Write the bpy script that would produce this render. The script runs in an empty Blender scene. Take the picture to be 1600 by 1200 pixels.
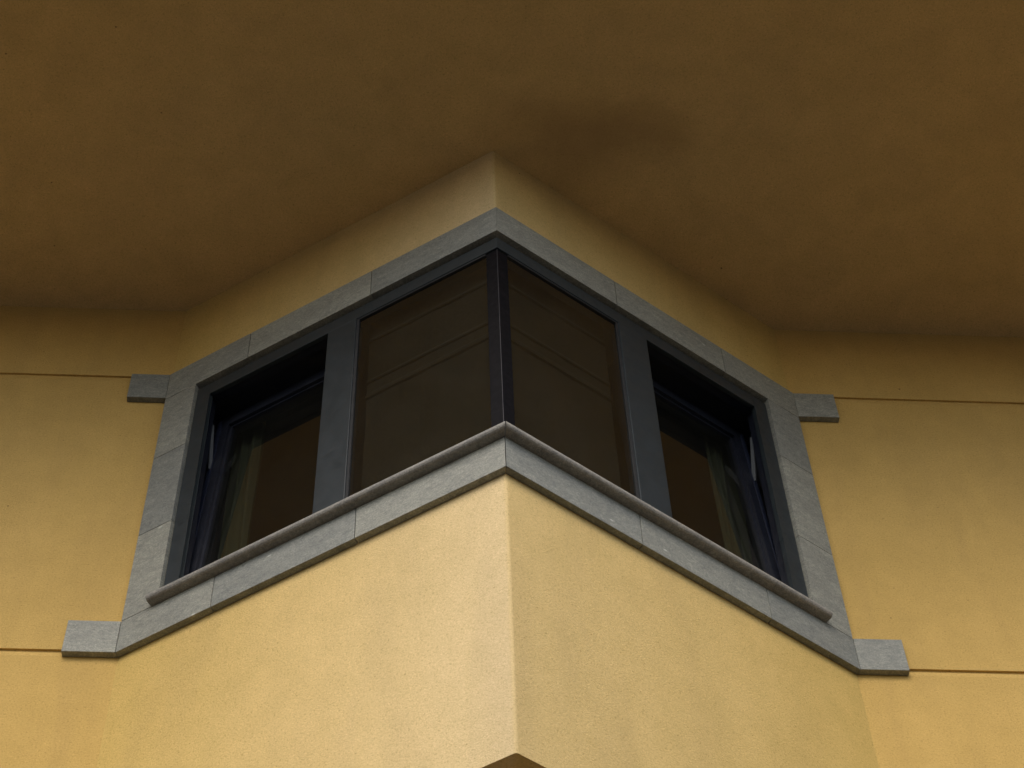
import bpy, bmesh, math, random
from mathutils import Vector, Matrix, noise
random.seed(4)
D = bpy.data
SC = bpy.context.scene
COL = SC.collection

# ------------------------------------------------------------------ camera
CX, CY, CZ = -0.2739*1.15, -4.6, 1.6
R2 = Vector((0.9982736, -0.05283107, -0.0256651))
U2 = Vector((-0.02950763, -0.82892208, 0.55858526))
F = Vector((0.05078502, 0.5568636, 0.82904995))
cam_d = D.cameras.new('camera')
cam = D.objects.new('camera', cam_d); COL.objects.link(cam)
cam.matrix_world = Matrix(((R2.x, U2.x, -F.x, CX), (R2.y, U2.y, -F.y, CY), (R2.z, U2.z, -F.z, CZ), (0, 0, 0, 1)))
cam_d.sensor_width = 36; cam_d.lens = 36*3261.85/1600
cam_d.clip_start = .05; cam_d.clip_end = 2000
SC.camera = cam

# ------------------------------------------------------------------ sky, sun, exposure
SUN_EL, SUN_AZ = math.radians(47), math.radians(193)      # behind and to the left of the camera
W = D.worlds.new('World'); SC.world = W; W.use_nodes = True
nt = W.node_tree; nt.nodes.clear()
sky = nt.nodes.new('ShaderNodeTexSky'); sky.sky_type = 'NISHITA'; sky.sun_disc = False
sky.sun_elevation = SUN_EL; sky.sun_rotation = SUN_AZ
sky.air_density = 1.0; sky.dust_density = 3.0; sky.ozone_density = 1.0
bg = nt.nodes.new('ShaderNodeBackground'); bg.inputs[1].default_value = .15
wo = nt.nodes.new('ShaderNodeOutputWorld')
nt.links.new(sky.outputs[0], bg.inputs[0]); nt.links.new(bg.outputs[0], wo.inputs[0])
sd = D.lights.new('sun', 'SUN'); sd.energy = 1.2; sd.angle = math.radians(50); sd.color = (1, .99, .96)
sun = D.objects.new('sun', sd); COL.objects.link(sun)
# direction towards the sun (same convention as the sky texture: azimuth clockwise from +Y)
sv = Vector((math.sin(SUN_AZ)*math.cos(SUN_EL), math.cos(SUN_AZ)*math.cos(SUN_EL), math.sin(SUN_EL)))
sun.rotation_euler = sv.to_track_quat('Z', 'Y').to_euler()
SC.view_settings.view_transform = 'Standard'; SC.view_settings.look = 'None'
SC.view_settings.gamma = 1; SC.view_settings.exposure = 0.36
SC.cycles.max_bounces = 8; SC.cycles.diffuse_bounces = 5

# ------------------------------------------------------------------ materials
def new_mat(name):
    m = D.materials.new(name); m.use_nodes = True
    n = m.node_tree; b = n.nodes['Principled BSDF']
    return m, n, b, n.nodes['Material Output']
def N(n, t, **k):
    x = n.nodes.new(t)
    for a, b in k.items():
        if a in x.inputs: x.inputs[a].default_value = b
        else: setattr(x, a, b)
    return x
def noise_tex(n, vec, scale, detail=4, rough=.55, dist=0):
    t = n.nodes.new('ShaderNodeTexNoise'); t.inputs['Scale'].default_value = scale
    t.inputs['Detail'].default_value = detail; t.inputs['Roughness'].default_value = rough
    t.inputs['Distortion'].default_value = dist
    n.links.new(vec, t.inputs['Vector']); return t.outputs[0]
def ramp(n, fac, stops):
    r = n.nodes.new('ShaderNodeValToRGB'); n.links.new(fac, r.inputs[0])
    e = r.color_ramp.elements
    while len(e) < len(stops): e.new(.5)
    for i, (p, c) in enumerate(stops):
        e[i].position = p; e[i].color = (*c, 1) if len(c) == 3 else c
    return r.outputs[0]
def mix(n, kind, fac, a, b):
    x = n.nodes.new('ShaderNodeMix'); x.data_type = 'RGBA'; x.blend_type = kind
    if isinstance(fac, (int, float)): x.inputs[0].default_value = fac
    else: n.links.new(fac, x.inputs[0])
    for s, v in ((6, a), (7, b)):
        if isinstance(v, tuple): x.inputs[s].default_value = (*v, 1)
        else: n.links.new(v, x.inputs[s])
    return x.outputs[2]
def g(v): return (v, v, v)

def stucco(name, base, dark_patch=None, corner_tint=None):
    m, n, b, o = new_mat(name)
    P = N(n, 'ShaderNodeTexCoord').outputs['Object']
    if corner_tint:                                # paler towards the projecting corner, strongest on the left face
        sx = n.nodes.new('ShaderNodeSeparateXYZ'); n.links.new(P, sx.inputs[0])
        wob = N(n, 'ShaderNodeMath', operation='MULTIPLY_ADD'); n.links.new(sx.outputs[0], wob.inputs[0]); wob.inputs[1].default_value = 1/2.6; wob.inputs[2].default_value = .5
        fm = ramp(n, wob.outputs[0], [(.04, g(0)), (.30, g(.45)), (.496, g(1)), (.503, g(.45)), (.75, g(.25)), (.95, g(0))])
        base_c = mix(n, 'MIX', fm, base, corner_tint)
    else: base_c = base
    big = ramp(n, noise_tex(n, P, 1.3, 5, .6), [(.3, (.95, .95, .93)), (.7, (1.04, 1.04, 1.06))])
    mid = ramp(n, noise_tex(n, P, 9, 5, .65), [(.3, (.95, .955, .94)), (.7, (1.04, 1.04, 1.05))])
    fine = ramp(n, noise_tex(n, P, 150, 4, .8, .3), [(.30, (.64, .61, .52)), (.45, (.98, .98, .97)), (.56, (1.01, 1.01, 1.02)), (.70, (1.20, 1.20, 1.28))])
    mv = N(n, 'ShaderNodeMapping'); mv.inputs['Scale'].default_value = (1, 1, .16); n.links.new(P, mv.inputs[0])
    run_ = ramp(n, noise_tex(n, mv.outputs[0], 5, 4, .6, .6), [(.32, (.93, .93, .95)), (.55, (1, 1, 1)), (.75, (1.03, 1.03, 1.05))])
    c = mix(n, 'MULTIPLY', 1, base_c, big)
    c = mix(n, 'MULTIPLY', 1, c, mid)
    c = mix(n, 'MULTIPLY', 1, c, fine)
    c = mix(n, 'MULTIPLY', 1, c, run_)
    # rare dark pits and small scuffs in the render coat
    v = n.nodes.new('ShaderNodeTexVoronoi'); v.inputs['Scale'].default_value = 7
    n.links.new(P, v.inputs['Vector'])
    pit = ramp(n, v.outputs['Distance'], [(.018, (1, 1, 1)), (.034, (0, 0, 0))])
    sep = n.nodes.new('ShaderNodeSeparateColor'); n.links.new(v.outputs['Color'], sep.inputs[0])
    keep = ramp(n, sep.outputs[0], [(.55, (0, 0, 0)), (.6, (1, 1, 1))])
    f = mix(n, 'MULTIPLY', 1, pit, keep)
    c = mix(n, 'MIX', f, c, (base[0]*.32, base[1]*.28, base[2]*.28))
    v2 = n.nodes.new('ShaderNodeTexVoronoi'); v2.inputs['Scale'].default_value = 24
    n.links.new(P, v2.inputs['Vector'])
    p2 = ramp(n, v2.outputs['Distance'], [(.05, (1, 1, 1)), (.10, (0, 0, 0))])
    s2 = n.nodes.new('ShaderNodeSeparateColor'); n.links.new(v2.outputs['Color'], s2.inputs[0])
    f2 = mix(n, 'MULTIPLY', 1, p2, ramp(n, s2.outputs[0], [(.72, (0, 0, 0)), (.9, (.55, .55, .55))]))
    c = mix(n, 'MIX', f2, c, (base[0]*.5, base[1]*.45, base[2]*.4))
    if dark_patch:                                   # darker patch with a ragged edge
        for sx, sy, rx, ry, k in dark_patch:
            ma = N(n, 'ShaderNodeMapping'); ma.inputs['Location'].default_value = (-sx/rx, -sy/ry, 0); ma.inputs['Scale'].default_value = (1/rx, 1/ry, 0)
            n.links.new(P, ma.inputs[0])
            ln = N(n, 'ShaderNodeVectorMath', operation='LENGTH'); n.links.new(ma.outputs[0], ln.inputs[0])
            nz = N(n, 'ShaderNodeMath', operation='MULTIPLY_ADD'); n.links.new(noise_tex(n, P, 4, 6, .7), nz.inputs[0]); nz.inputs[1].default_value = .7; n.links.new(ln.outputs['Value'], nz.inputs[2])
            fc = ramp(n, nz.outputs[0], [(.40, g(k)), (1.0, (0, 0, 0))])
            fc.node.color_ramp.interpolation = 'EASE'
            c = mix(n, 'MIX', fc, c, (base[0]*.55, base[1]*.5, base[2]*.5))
    n.links.new(c, b.inputs['Base Color'])
    b.inputs['Roughness'].default_value = .93; b.inputs['Specular IOR Level'].default_value = .2
    h = mix(n, 'ADD', .35, noise_tex(n, P, 170, 3, .75, .3), noise_tex(n, P, 60, 3, .6))
    bp = N(n, 'ShaderNodeBump', Strength=.55, Distance=.004); n.links.new(h, bp.inputs['Height'])
    n.links.new(bp.outputs[0], b.inputs['Normal'])
    return m

def stone(name, base, chips=True):
    m, n, b, o = new_mat(name)
    P = N(n, 'ShaderNodeTexCoord').outputs['Object']
    oi = N(n, 'ShaderNodeObjectInfo')
    off = N(n, 'ShaderNodeVectorMath', operation='SCALE'); off.inputs[0].default_value = (9, 5, 7)
    n.links.new(oi.outputs['Random'], off.inputs['Scale'])
    ad = N(n, 'ShaderNodeVectorMath', operation='ADD'); n.links.new(P, ad.inputs[0]); n.links.new(off.outputs[0], ad.inputs[1])
    P = ad.outputs[0]
    mp = N(n, 'ShaderNodeMapping'); mp.inputs['Scale'].default_value = (1, 1, 2.2); mp.inputs['Rotation'].default_value = (0, .25, 0)
    n.links.new(P, mp.inputs[0]); Q = mp.outputs[0]
    c = mix(n, 'MULTIPLY', 1, base, ramp(n, noise_tex(n, Q, 6, 5, .6, 1.2), [(.3, g(.86)), (.7, (1.14, 1.13, 1.1))]))
    c = mix(n, 'MULTIPLY', 1, c, ramp(n, noise_tex(n, Q, 38, 5, .75, 1.5), [(.3, (.68, .69, .72)), (.5, g(.98)), (.7, (1.38, 1.36, 1.30))]))
    c = mix(n, 'MULTIPLY', 1, c, ramp(n, noise_tex(n, P, 190, 2, .7), [(.32, g(.80)), (.5, g(1)), (.66, g(1.2))]))
    c = mix(n, 'MULTIPLY', 1, c, ramp(n, oi.outputs['Random'], [(0, (.87, .88, .90)), (1, (1.12, 1.10, 1.06))]))
    v = n.nodes.new('ShaderNodeTexVoronoi'); v.inputs['Scale'].default_value = 5.5
    n.links.new(Q, v.inputs['Vector'])
    chip = ramp(n, v.outputs['Distance'], [(.03, (1, 1, 1)), (.06, (0, 0, 0))])
    sep = n.nodes.new('ShaderNodeSeparateColor'); n.links.new(v.outputs['Color'], sep.inputs[0])
    chip2 = mix(n, 'MULTIPLY', 1, chip, ramp(n, sep.outputs[0], [(.6, (0, 0, 0)), (.62, (1, 1, 1))]))
    c = mix(n, 'MIX', chip2, c, tuple(x*2.0 for x in base))
    n.links.new(c, b.inputs['Base Color'])
    b.inputs['Roughness'].default_value = .62; b.inputs['Specular IOR Level'].default_value = .4
    bp = N(n, 'ShaderNodeBump', Strength=.35, Distance=.002); n.links.new(noise_tex(n, Q, 110, 4, .7), bp.inputs['Height'])
    n.links.new(bp.outputs[0], b.inputs['Normal'])
    return m

def simple(name, base, rough=.5, var=.12, scale=14, spec=.5, bump=0):
    m, n, b, o = new_mat(name)
    P = N(n, 'ShaderNodeTexCoord').outputs['Object']
    c = mix(n, 'MULTIPLY', 1, base, ramp(n, noise_tex(n, P, scale, 5, .65), [(.3, g(1-var)), (.7, g(1+var))]))
    n.links.new(c, b.inputs['Base Color'])
    r = ramp(n, noise_tex(n, P, scale*2.2, 4, .6), [(.3, g(max(0, rough-.08))), (.7, g(min(1, rough+.08)))])
    n.links.new(r, b.inputs['Roughness']); b.inputs['Specular IOR Level'].default_value = spec
    if bump:
        bp = N(n, 'ShaderNodeBump', Strength=bump, Distance=.002); n.links.new(noise_tex(n, P, scale*8, 3), bp.inputs['Height'])
        n.links.new(bp.outputs[0], b.inputs['Normal'])
    return m

DARK_PATCHES = [(.36, -.86, .80, .42, .55), (.55, -.92, .5, .25, .25)]
def glass(name):
    m, n, b, o = new_mat(name); n.nodes.remove(b)
    P = N(n, 'ShaderNodeTexCoord').outputs['Object']
    fr = N(n, 'ShaderNodeFresnel', IOR=1.58)
    tr = N(n, 'ShaderNodeBsdfTransparent'); tr.inputs[0].default_value = (.80, .82, .79, 1)
    gl = N(n, 'ShaderNodeBsdfGlossy'); gl.inputs['Roughness'].default_value = .02; gl.inputs[0].default_value = (.95, .95, .92, 1)
    df = N(n, 'ShaderNodeBsdfDiffuse'); df.inputs[0].default_value = (.35, .33, .28, 1)
    a = N(n, 'ShaderNodeMixShader'); ge = N(n, 'ShaderNodeNewGeometry'); inv = N(n, 'ShaderNodeMath', operation='SUBTRACT'); inv.inputs[0].default_value = 1
    n.links.new(ge.outputs['Backfacing'], inv.inputs[1]); mu = N(n, 'ShaderNodeMath', operation='MULTIPLY')
    n.links.new(fr.outputs[0], mu.inputs[0]); n.links.new(inv.outputs[0], mu.inputs[1])
    n.links.new(mu.outputs[0], a.inputs[0]); n.links.new(tr.outputs[0], a.inputs[1]); n.links.new(gl.outputs[0], a.inputs[2])
    d = N(n, 'ShaderNodeMixShader')                        # a thin film of dust
    n.links.new(ramp(n, noise_tex(n, P, 3.5, 5, .7, 1), [(.3, g(.006)), (.75, g(.018))]), d.inputs[0])
    n.links.new(a.outputs[0], d.inputs[1]); n.links.new(df.outputs[0], d.inputs[2])
    n.links.new(d.outputs[0], o.inputs[0]); return m

M = dict(
    stucco=stucco('ochre_stucco', (.585, .382, .118)),
    bay=stucco('bay_stucco', (.625, .428, .132), None, (.71, .54, .285)),
    soffit=stucco('soffit_stucco', (.70, .495, .215), DARK_PATCHES),
    stone=stone('grey_stone', (.245, .248, .216)),
    nose=stone('worn_stone_moulding', (.27, .255, .225)),
    frame=simple('slate_painted_metal', (.024, .031, .034), .42, .10, 9, .35),
    sash=simple('navy_metal', (.007, .009, .017), .45, .10, 9),
    black=simple('black_enamel', (.0035, .003, .004), .6, .1, 14, .08),
    rubber=simple('black_rubber', (.012, .012, .012), .75),
    bead=simple('clear_grey_silicone', (.014, .014, .018), .5),
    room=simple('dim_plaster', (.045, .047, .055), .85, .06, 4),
    strip=simple('blue_seal_strip', (.016, .021, .042), .4, .1, 9),
    steel=simple('satin_steel', (.13, .14, .15), .5, .1, 20),
    tape=simple('seam_tape', (.038, .034, .022), .9, .1, 40),
    blind=simple('brown_screen_fabric', (.020, .016, .010), .9, .10, 30, .1, .3),
    curtain=simple('sage_curtain_cloth', (.066, .070, .042), .95, .08, 12, .1),
    ground=simple('grey_asphalt', (.048, .047, .044), .9, .25, 3, .3, .5),
    glass=glass('window_glass'))

# ------------------------------------------------------------------ helpers
def link(name, bm, mat, parent=None, bevel=0, seg=2, smooth=False):
    bmesh.ops.remove_doubles(bm, verts=bm.verts, dist=1e-6)
    bmesh.ops.recalc_face_normals(bm, faces=bm.faces)
    if smooth:
        for f in bm.faces: f.smooth = True
    me = D.meshes.new(name); bm.to_mesh(me); bm.free()
    me.materials.append(mat)
    o = D.objects.new(name, me); COL.objects.link(o)
    if parent: o.parent = parent
    if bevel:
        b = o.modifiers.new('bevel', 'BEVEL'); b.width = bevel; b.segments = seg; b.limit_method = 'ANGLE'; b.angle_limit = math.radians(30)
    return o
def tag(o, label=None, cat=None, group=None, kind=None):
    for k, v in (('label', label), ('category', cat), ('group', group), ('kind', kind)):
        if v: o[k] = v
def prism(bm, pts, z0, z1):
    lo = [bm.verts.new((p[0], p[1], z0)) for p in pts]; hi = [bm.verts.new((p[0], p[1], z1)) for p in pts]
    k = len(pts)
    bm.faces.new(lo[::-1]); bm.faces.new(hi)
    for i in range(k): bm.faces.new((lo[i], lo[(i+1) % k], hi[(i+1) % k], hi[i]))
def box(bm, x0, x1, y0, y1, z0, z1): prism(bm, [(x0, y0), (x1, y0), (x1, y1), (x0, y1)], z0, z1)

# plan of the bay: two faces meeting at an outward corner
A = Vector((-1.0656*1.15, 0)); B = Vector((1.0509*1.15, 0)); C = Vector((0, -.6865*1.15))
ZS, ZLT, ZLB, ZEB, ZFT, ZFB, ZB = 8.912, 8.405, 8.233, 8.245, 6.932, 6.777, 5.559
T = .0256
class Face:
    def __init__(s, O, sign):
        s.O = O; s.u = (C-O).normalized(); s.L = (C-O).length; s.sign = sign
        s.n = Vector((s.u.y, -s.u.x)) if sign < 0 else Vector((-s.u.y, s.u.x))
    def p(s, t, d): return s.O + s.u*t + s.n*d
    def fold(s, d):                          # meets the main wall, offset by d as well
        t = (-d - (s.O+s.n*d).y)/s.u.y
        return s.p(t, d)
    def fold0(s, d):                         # meets the plane y = 0
        t = -(s.O+s.n*d).y/s.u.y
        return s.p(t, d)
    def apex(s, d, gap=0):
        o = FR if s is FL else FL
        M2 = Matrix(((s.u.x, -o.u.x), (s.u.y, -o.u.y)))
        v = M2.inverted() @ ((o.O+o.n*d) - (s.O+s.n*d))
        return s.p(v.x-gap, d)
    def at(s, t, d, gap=0):
        if t == 'fold': return s.fold(d)
        if t == 'fold0': return s.fold0(d)
        if t == 'apex': return s.apex(d, gap)
        return s.p(t, d)
FL = Face(A, -1); FR = Face(B, 1)
def slab(bm, f, t0, t1, d0, d1, z0, z1, gap=0):
    prism(bm, [f.at(t0, d0), f.at(t1, d0, gap), f.at(t1, d1, gap), f.at(t0, d1)], z0, z1)

# ------------------------------------------------------------------ ground
bm = bmesh.new(); box(bm, -400, 400, -400, 400, -.5, 0)
gr = link('ground', bm, M['ground']); tag(gr, kind='structure')

# ------------------------------------------------------------------ building
bld = D.objects.new('building', None); COL.objects.link(bld)
tag(bld, 'ochre stucco building with a pointed bay and a corner window under a deep soffit', 'building')

# main wall: profile with two rebated grooves, run along x
def wall_profile(z0, z1, grooves):
    pr = [(0, z0)]
    for zg in grooves:
        pr += [(0, zg-.022), (.0085, zg+.004), (.0085, zg+.011), (0, zg+.0113)]
    pr.append((0, z1)); return pr
GZ = (6.803, 8.4125)
EL = {0: -.182, 1: -.156}                    # outer ends of the end blocks beyond the fold
def run(bm, x0, x1, prof):
    a = [bm.verts.new((x0, y, z)) for y, z in prof] + [bm.verts.new((x0, .25, prof[-1][1])), bm.verts.new((x0, .25, prof[0][1]))]
    b = [bm.verts.new((x1, v.co.y, v.co.z)) for v in a]
    k = len(a)
    for i in range(k): bm.faces.new((a[i], a[(i+1) % k], b[(i+1) % k], b[i]))
    bm.faces.new(a); bm.faces.new(b[::-1])
def main_wall(sgn):
    f = FL if sgn < 0 else FR
    fx = f.O.x; bm = bmesh.new()
    e_lo = .182 if sgn < 0 else .174; e_hi = .156 if sgn < 0 else .169
    x_lo = fx + sgn*(e_lo-.02); x_hi = fx + sgn*(e_hi-.02)
    zc = 7.6
    far = sgn*9
    for (z0, z1, xe, gz) in ((ZB, zc, x_lo, GZ[0]), (zc, ZS+.15, x_hi, GZ[1])):
        run(bm, *sorted((xe, far)), wall_profile(z0, z1, [gz]))
        # between groove end and fold
        run(bm, *sorted((fx, xe)), wall_profile(z0, z1, []))
    return link('wall', bm, M['stucco'], bld)
main_wall(-1); main_wall(1)

bm = bmesh.new()                              # wall under the bay, sides and back
box(bm, -8.75, 8.75, 2.2, 2.45, 0, ZB-.001)  # unseen ground storey, set back to cut bounce onto the bay underside
box(bm, -8.75, 8.75, .25, 6.75, ZB, ZB+.2); box(bm, A.x, B.x, .0, .25, ZB+.001, ZB+.12)
box(bm, -9, -8.75, .2505, 7, 0, ZS+.15); box(bm, 8.75, 9, .2505, 7, 0, ZS+.15); box(bm, -8.75, 8.75, 6.75, 7, 0, ZS+.15)
link('wall', bm, M['stucco'], bld)

# bay wall, outer skin with a slightly rounded plaster arris
def bay_part(bm, z0, z1, TH=.22):
    prism(bm, [A, C, B, FR.fold0(-TH), FR.apex(-TH), FL.fold0(-TH)], z0, z1)
bm = bmesh.new()
bay_part(bm, ZB, ZFT-.02)
bay_part(bm, ZLB+.02, ZS+.15)
for f in (FL, FR):
    prism(bm, [f.O, f.p(.10, 0), f.p(.10, -.062)], ZFT-.02, ZLB+.02)
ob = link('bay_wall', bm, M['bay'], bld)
# round the projecting corner by hand: bevel only those vertical edges
me = ob.data; bm = bmesh.new(); bm.from_mesh(me)
es = [e for e in bm.edges if all((v.co.xy-C).length < 1e-4 for v in e.verts)]
bmesh.ops.bevel(bm, geom=es, offset=.007, segments=3, affect='EDGES', profile=.5)
bm.to_mesh(me); bm.free()

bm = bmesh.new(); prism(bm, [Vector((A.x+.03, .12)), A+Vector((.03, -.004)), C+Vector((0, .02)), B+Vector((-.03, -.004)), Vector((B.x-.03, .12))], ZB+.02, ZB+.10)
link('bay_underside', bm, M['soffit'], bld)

# soffit
SD = -1.8
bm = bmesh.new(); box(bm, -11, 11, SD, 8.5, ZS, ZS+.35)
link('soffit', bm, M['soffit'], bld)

# ---- stone surround, stone by stone (2 mm joints)
J = .0015; BV = .0015
joints = dict(
    lint={-1: ['fold', .384, .932, 'apex'], 1: ['fold', .377, .903, 'apex']},
    sill={-1: ['fold', .379, .924, 'apex'], 1: ['fold', .388, .923, 'apex']},
    jamb={-1: [ZFT, 7.388, 7.844, ZLB], 1: [ZFT, 7.38, 7.86, ZLB]})
JW = {-1: .148, 1: .166}                    # jamb widths
def sh(t, d): return t+d if not isinstance(t, str) else t
for f in (FL, FR):
    s = f.sign
    js = joints['lint'][s]
    for i in range(3):
        bm = bmesh.new()
        t0, t1 = sh(js[i], J), sh(js[i+1], -J)
        slab(bm, f, t0, t1, .0005, T, ZLB+.0195, ZLT, gap=.0004)
        lip0 = t0 if i else JW[s]-.006
        slab(bm, f, lip0 if i else .10, t1, -.075, T, ZLB, ZLB+.0195, gap=.0004)
        if i == 0: slab(bm, f, 'fold', .10, .0005, T, ZLB+J, ZLB+.0195)
        link('lintel_stone', bm, M['stone'], bld)
    js = joints['sill'][s]
    for i in range(3):
        bm = bmesh.new()
        slab(bm, f, sh(js[i], J), sh(js[i+1], -J), .0005, T, ZFB, ZFT, gap=.0015)
        link('sill_stone', bm, M['stone'], bld, BV)
    js = joints['jamb'][s]
    for i in range(3):
        bm = bmesh.new()
        z0, z1 = js[i]+J, js[i+1]-J
        slab(bm, f, 'fold', .10, .0005, T, z0, z1)
        slab(bm, f, .10, JW[s], -.075, T, z0, z1)
        link('jamb_stone', bm, M['stone'], bld)
    # end blocks on the main wall
    for (e, z0, z1) in (((.182 if s < 0 else .174), ZFB, ZFT), ((.156 if s < 0 else .169), ZEB, ZLT)):
        bm = bmesh.new()
        k = f.fold(T).x
        pts = [(f.fold(T).x + s*J, -T), (f.fold(.0005).x + s*J, -.0005), (f.O.x + s*e, -.0005), (f.O.x + s*e, -T)]
        prism(bm, pts, z0+.0005, z1-.0005)
        link('end_stone', bm, M['stone'], bld, BV)
    # half-round sill moulding sitting on the sill stones
    bm = bmesh.new()
    z0, z1 = ZFT+.001, ZFT+.033; r = (z1-z0)/2; pr = [(-.05, z0)]
    dn = T+.038
    for i in range(9):
        a = -math.pi/2 + math.pi*i/8
        pr.append((dn-r+r*math.cos(a), z0+r+r*math.sin(a)))
    pr.append((-.05, z1+.006))
    e0 = .128 if s < 0 else .126
    def ring(kind, gap=0):
        out = []
        for d, z in pr:
            q = f.at(kind, d, gap); out.append(bm.verts.new((q.x, q.y, z)))
        return out
    # keep the moulding clear of the jamb: it is notched back to the stone face there
    a_ = []
    for d, z in pr:
        q = f.p(e0, max(d, T+.0005)); a_.append(bm.verts.new((q.x, q.y, z)))
    m_ = []
    for d, z in pr:
        q = f.p(JW[s]+.001, max(d, T+.0005)); m_.append(bm.verts.new((q.x, q.y, z)))
    m2 = []
    for d, z in pr:
        q = f.p(JW[s]+.0015, d); m2.append(bm.verts.new((q.x, q.y, z)))
    c_ = ring('apex', .0018)
    for r0, r1 in ((a_, m_), (m_, m2), (m2, c_)):
        k = len(r0)
        for i in range(k): bm.faces.new((r0[i], r0[(i+1) % k], r1[(i+1) % k], r1[i]))
    bm.faces.new(a_); bm.faces.new(c_[::-1])
    bmesh.ops.remove_doubles(bm, verts=bm.verts, dist=1e-5)
    o = link('sill_moulding', bm, M['nose'], bld)

# ---- window: fixed frame
FD0, FD1 = -.006, .012
ZH = 8.138; ZR = 7.02                          # head underside, bottom rail top
FJ = {-1: .214, 1: .236}; MU = {-1: (.742, .866), 1: (.763, .895)}
bm = bmesh.new()
for f in (FL, FR):
    s = f.sign
    slab(bm, f, JW[s]+.005, FJ[s], FD0, FD1, ZFT+.02, ZLB-.024)
    slab(bm, f, FJ[s], 'apex', FD0, FD1, ZH, ZLB-.024)
    slab(bm, f, FJ[s], 'apex', FD0, FD1, ZFT+.02, ZR)
frame = link('window_frame', bm, M['frame'], bld, .002)
bm = bmesh.new()
for f in (FL, FR):
    s = f.sign
    slab(bm, f, JW[s]+.0005, JW[s]+.0045, -.07, -.0, ZFT+.04, ZLB-.0245)
    slab(bm, f, JW[s]+.005, 'apex', -.07, -.010, ZLB-.0238, ZLB-.0004)
link('gasket', bm, M['rubber'], frame)
for f in (FL, FR):
    s = f.sign
    bm = bmesh.new(); slab(bm, f, MU[s][0], MU[s][1], FD0-.001, FD1+.001, ZR+.0005, ZH-.0005)
    link('mullion', bm, M['frame'], frame, .002)
bm = bmesh.new()                              # black rebate behind the face of the frame
for f in (FL, FR):
    s = f.sign
    slab(bm, f, JW[s]+.006, FJ[s]-.006, -.040, FD0-.0015, ZFT+.021, ZLB-.025)
    slab(bm, f, FJ[s]-.006, 'apex', -.040, FD0-.0015, ZH+.006, ZLB-.025)
    slab(bm, f, MU[s][0]+.006, MU[s][1]-.006, -.041, FD0-.0018, ZR+.001, ZH+.005)
link('frame_rebate', bm, M['sash'], frame)
# black corner post and its silicone bead
bm = bmesh.new()
prism(bm, [FL.p(FL.L-.043, .0045), FL.apex(.0045), FR.p(FR.L-.043, .0045), FR.p(FR.L-.043, -.07), FL.apex(-.07), FL.p(FL.L-.043, -.07)], ZR+.0005, ZH-.0005)
post = link('corner_post', bm, M['black'], frame, .001)
bm = bmesh.new()
q = FL.apex(.0045)
prism(bm, [(q.x+.0012*math.cos(a), q.y+.0012*math.sin(a)) for a in [i*math.pi/4 for i in range(8)]], ZR+.001, ZH-.001)
bead = link('corner_bead', bm, M['bead'], frame)

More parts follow.
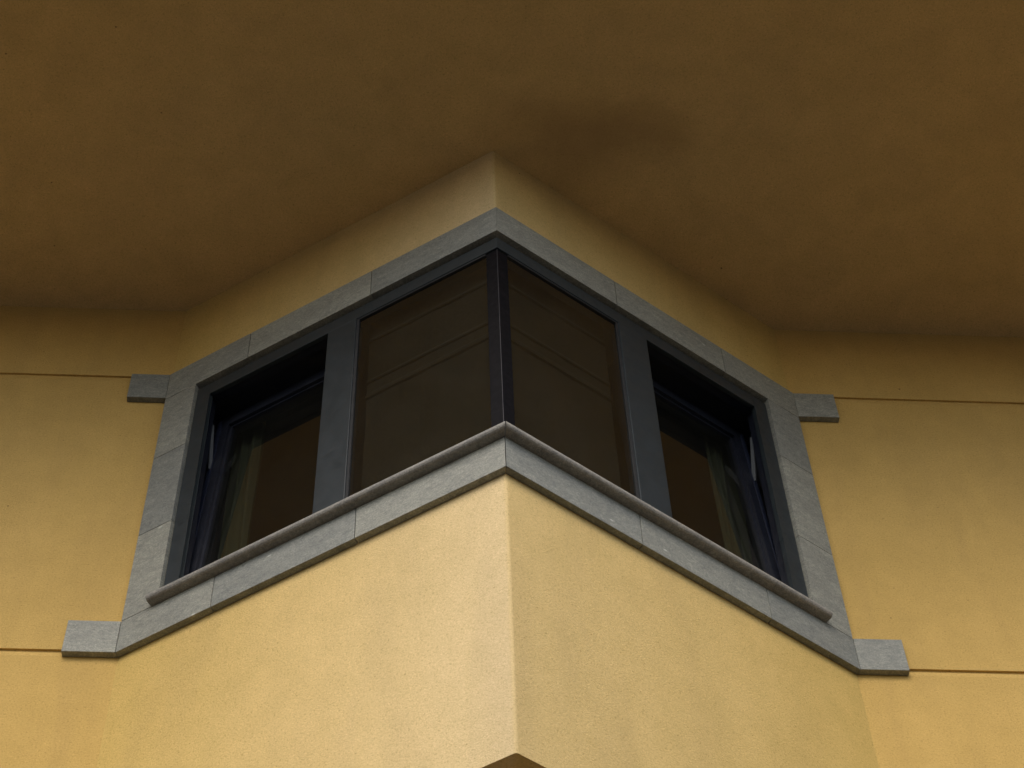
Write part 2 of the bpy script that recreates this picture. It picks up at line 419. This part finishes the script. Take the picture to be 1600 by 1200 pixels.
def glass_box(bm, f, t0, t1, d, z0, z1, th=.006):
    slab(bm, f, t0, t1, d-th, d, z0, z1)
for f in (FL, FR):
    s = f.sign
    nm = 'left' if s < 0 else 'right'
    bm = bmesh.new(); slab(bm, f, MU[s][1]+.0006, f.L-.0437, -.004, .002, ZR+.001, ZH-.001)
    link('fixed_pane', bm, M['glass'], frame)
    bm = bmesh.new()                                         # dark glazing gasket around the pane
    for (a, b, c, e) in ((MU[s][1]+.0004, MU[s][1]+.010, ZR, ZH), (MU[s][1]+.0104, f.L-.0440, ZH-.010, ZH-.0004)):
        slab(bm, f, a, b, -.001+.0035, .008, c+.0006, e-.0006)
    link('gasket', bm, M['rubber'], frame)
    # blind behind the fixed pane, with sewn cross seams
    bm = bmesh.new()
    d0 = -.062; a, b = MU[s][1]+.014, f.L-.052
    cols = 14
    zs = [7.0]
    seams = [(7.700, .012, .008), (7.790, .006, .005), (8.060, .007, .006)]
    prof = []
    z = 6.99
    for zc, hh, dd in seams:
        prof += [(zc-hh-.003, 0), (zc-hh, dd), (zc+hh*.2, dd), (zc+hh, 0)]
    prof = [(6.99, 0), (7.3, .001), (7.55, -.001)] + prof + [(8.30, 0)]
    grid = []
    for zz, dd in prof:
        row = []
        for i in range(cols+1):
            t = a+(b-a)*i/cols
            w = .0022*math.sin(i*1.3+zz*3)*(1-abs(2*i/cols-1)) if dd < .004 else 0
            qv = f.p(t, d0+dd+w); row.append(bm.verts.new((qv.x, qv.y, zz)))
        grid.append(row)
    for i in range(len(grid)-1):
        for j in range(cols): bm.faces.new((grid[i][j], grid[i][j+1], grid[i+1][j+1], grid[i+1][j]))
    bl = link('window_blind', bm, M['blind'])
    so = bl.modifiers.new('thick', 'SOLIDIFY'); so.thickness = .002
    for za, zb in ((7.7865, 7.7925), (8.0575, 8.0625), (7.7035, 7.7065)):
        bm = bmesh.new(); slab(bm, f, a+.004, b-.004, d0+.009, d0+.0098, za, zb)
        link('seam_tape', bm, M['tape'], bl)
    tag(bl, 'brown cloth blind with faint cross seams behind the fixed pane %s of the corner post' % nm, 'blind', 'blinds behind the two fixed panes')

    # ---- sash tilted inwards about its bottom edge
    sw = .058; sdp = .055
    t0, t1 = FJ[s]-.048, MU[s][0]+.045
    z0, z1 = ZR-.03, ZH-.002
    tilt = math.radians(3.5)
    hinge_d = -.043
    def tl(t, d, z):                                          # d measured inwards from sash front
        zz = z-z0
        dd = -(d)*math.cos(tilt) - zz*math.sin(tilt)
        zz2 = zz*math.cos(tilt) - d*math.sin(tilt)
        qv = f.p(t, hinge_d+dd); return (qv.x, qv.y, z0+zz2)
    def tbox(bm, ta, tb, da, db, za, zb):
        vs = [bm.verts.new(tl(t, d, z)) for z in (za, zb) for (t, d) in ((ta, da), (tb, da), (tb, db), (ta, db))]
        for q4 in ((0, 1, 2, 3), (4, 5, 6, 7), (0, 1, 5, 4), (1, 2, 6, 5), (2, 3, 7, 6), (3, 0, 4, 7)): bm.faces.new([vs[i] for i in q4])
    bm = bmesh.new()
    tbox(bm, t0, t0+sw, 0, sdp, z0, z1); tbox(bm, t1-sw, t1, 0, sdp, z0, z1)
    tbox(bm, t0+sw, t1-sw, 0, sdp, z0, z0+sw); tbox(bm, t0+sw, t1-sw, 0, sdp, z1-sw, z1)
    # raised glazing bead, a step inside the sash
    for (ta, tb, za, zb) in ((t0+sw, t0+sw+.012, z0+sw, z1-sw), (t1-sw-.012, t1-sw, z0+sw, z1-sw), (t0+sw+.012, t1-sw-.012, z1-sw-.012, z1-sw), (t0+sw+.012, t1-sw-.012, z0+sw, z0+sw+.012)):
        tbox(bm, ta, tb, .012, sdp-.01, za, zb)
    sash = link('window_sash', bm, M['sash'], bld, .0015)
    sash['label'] = 'dark blue sash tilted inwards'
    bm = bmesh.new(); tbox(bm, t0+sw+.001, t1-sw-.001, .020, .027, z0+sw+.001, z1-sw-.001)
    link('pane', bm, M['glass'], sash)
    bm = bmesh.new(); tbox(bm, t0+.012, t0+.026, -.006, -.0005, z0+.02, z1-.02)          # edge gasket catching light
    link('sash_gasket', bm, M['strip'], sash)
    # stay arm near the top, standing in for light glimpsed between frame and sash
    bm = bmesh.new()
    pa = Vector(tl(t0+.02, -.002, z0+.80)); qv = f.p(FJ[s]-.012, -.044); pb = Vector((qv.x, qv.y, z0+1.02))
    dr = (pb-pa).normalized(); sx = Vector((f.u.x, f.u.y, 0)); sy = dr.cross(sx).normalized()
    vs = [bm.verts.new(P+sx*i*.002+sy*j*.009) for P in (pa, pb) for i, j in ((-1, -1), (1, -1), (1, 1), (-1, 1))]
    for q4 in ((0, 1, 2, 3), (4, 5, 6, 7), (0, 1, 5, 4), (1, 2, 6, 5), (2, 3, 7, 6), (3, 0, 4, 7)): bm.faces.new([vs[i] for i in q4])
    link('light_sliver_arm', bm, M['steel'], sash)

    # ---- curtain gathered at the side
    bm = bmesh.new()
    n_ = 60; c0, c1 = .185, .315
    rows = []
    for zz in [6.6 + i*.085 for i in range(24)]:
        row = []
        for i in range(n_+1):
            k = i/n_; t = c0+(c1-c0)*k
            ph = 2*math.pi*(3.2*k + .25*math.sin(7*k+s))
            dd = -.205 + .014*math.sin(ph)*(1+.2*math.sin(zz*2+k*4)) + .006*math.sin(zz*5+k*9)
            qv = f.p(t, dd); row.append(bm.verts.new((qv.x, qv.y, zz)))
        rows.append(row)
    for i in range(len(rows)-1):
        for j in range(n_): bm.faces.new((rows[i][j], rows[i][j+1], rows[i+1][j+1], rows[i+1][j]))
    cu = link('curtain', bm, M['curtain'], smooth=True)
    so = cu.modifiers.new('thick', 'SOLIDIFY'); so.thickness = .002
    tag(cu, 'pale greenish curtain gathered behind the tilted sash on the %s side of the corner window' % nm, 'curtain', 'curtains behind the tilted sashes')

# ---- dim room behind
bm = bmesh.new()
TH = .222
pin = [FL.fold0(-TH), FL.apex(-TH), FR.fold0(-TH)]
inner = [Vector((-2.4, .26)), FL.fold0(-TH)+Vector((0, .26)), ]
zf, zc = 6.0, 8.62
def flat(pts, z, th):
    prism(bm, pts, *sorted((z, z+th)))
plan = [Vector((pin[0].x+.01, .02)), pin[1]+Vector((0, .02)), Vector((pin[2].x-.01, .02))]
flat(plan, zf, -.1); flat(plan, zc, .1)
box(bm, -2.4, 2.4, .2505, 4, zf-.1, zf); box(bm, -2.4, 2.4, .2505, 4, zc, zc+.1)
box(bm, -2.5, -2.4, .2505, 4.1, zf-.1, zc+.1); box(bm, 2.4, 2.5, .2505, 4.1, zf-.1, zc+.1); box(bm, -2.4, 2.4, 4, 4.1, zf-.1, zc+.1)
box(bm, pin[0].x+.01, pin[2].x-.01, .02, .2505, zf-.1, zf); box(bm, pin[0].x+.01, pin[2].x-.01, .02, .2505, zc, zc+.1)
for f in (FL, FR):                             # inner reveals beside, above and below the window
    slab(bm, f, .1004, .112, -.222, -.0765, 6.0, 8.62)
    xx = f.O.x - f.sign*.012
    box(bm, *sorted((xx, f.O.x-f.sign*.001)), .02, .2505, 6.0, 8.62)
    slab(bm, f, .10, 'apex', -.225, -.0765, ZLB+.010, ZLB+.019)
    slab(bm, f, .10, 'apex', -.230, -.221, ZLB+.010, 8.62)
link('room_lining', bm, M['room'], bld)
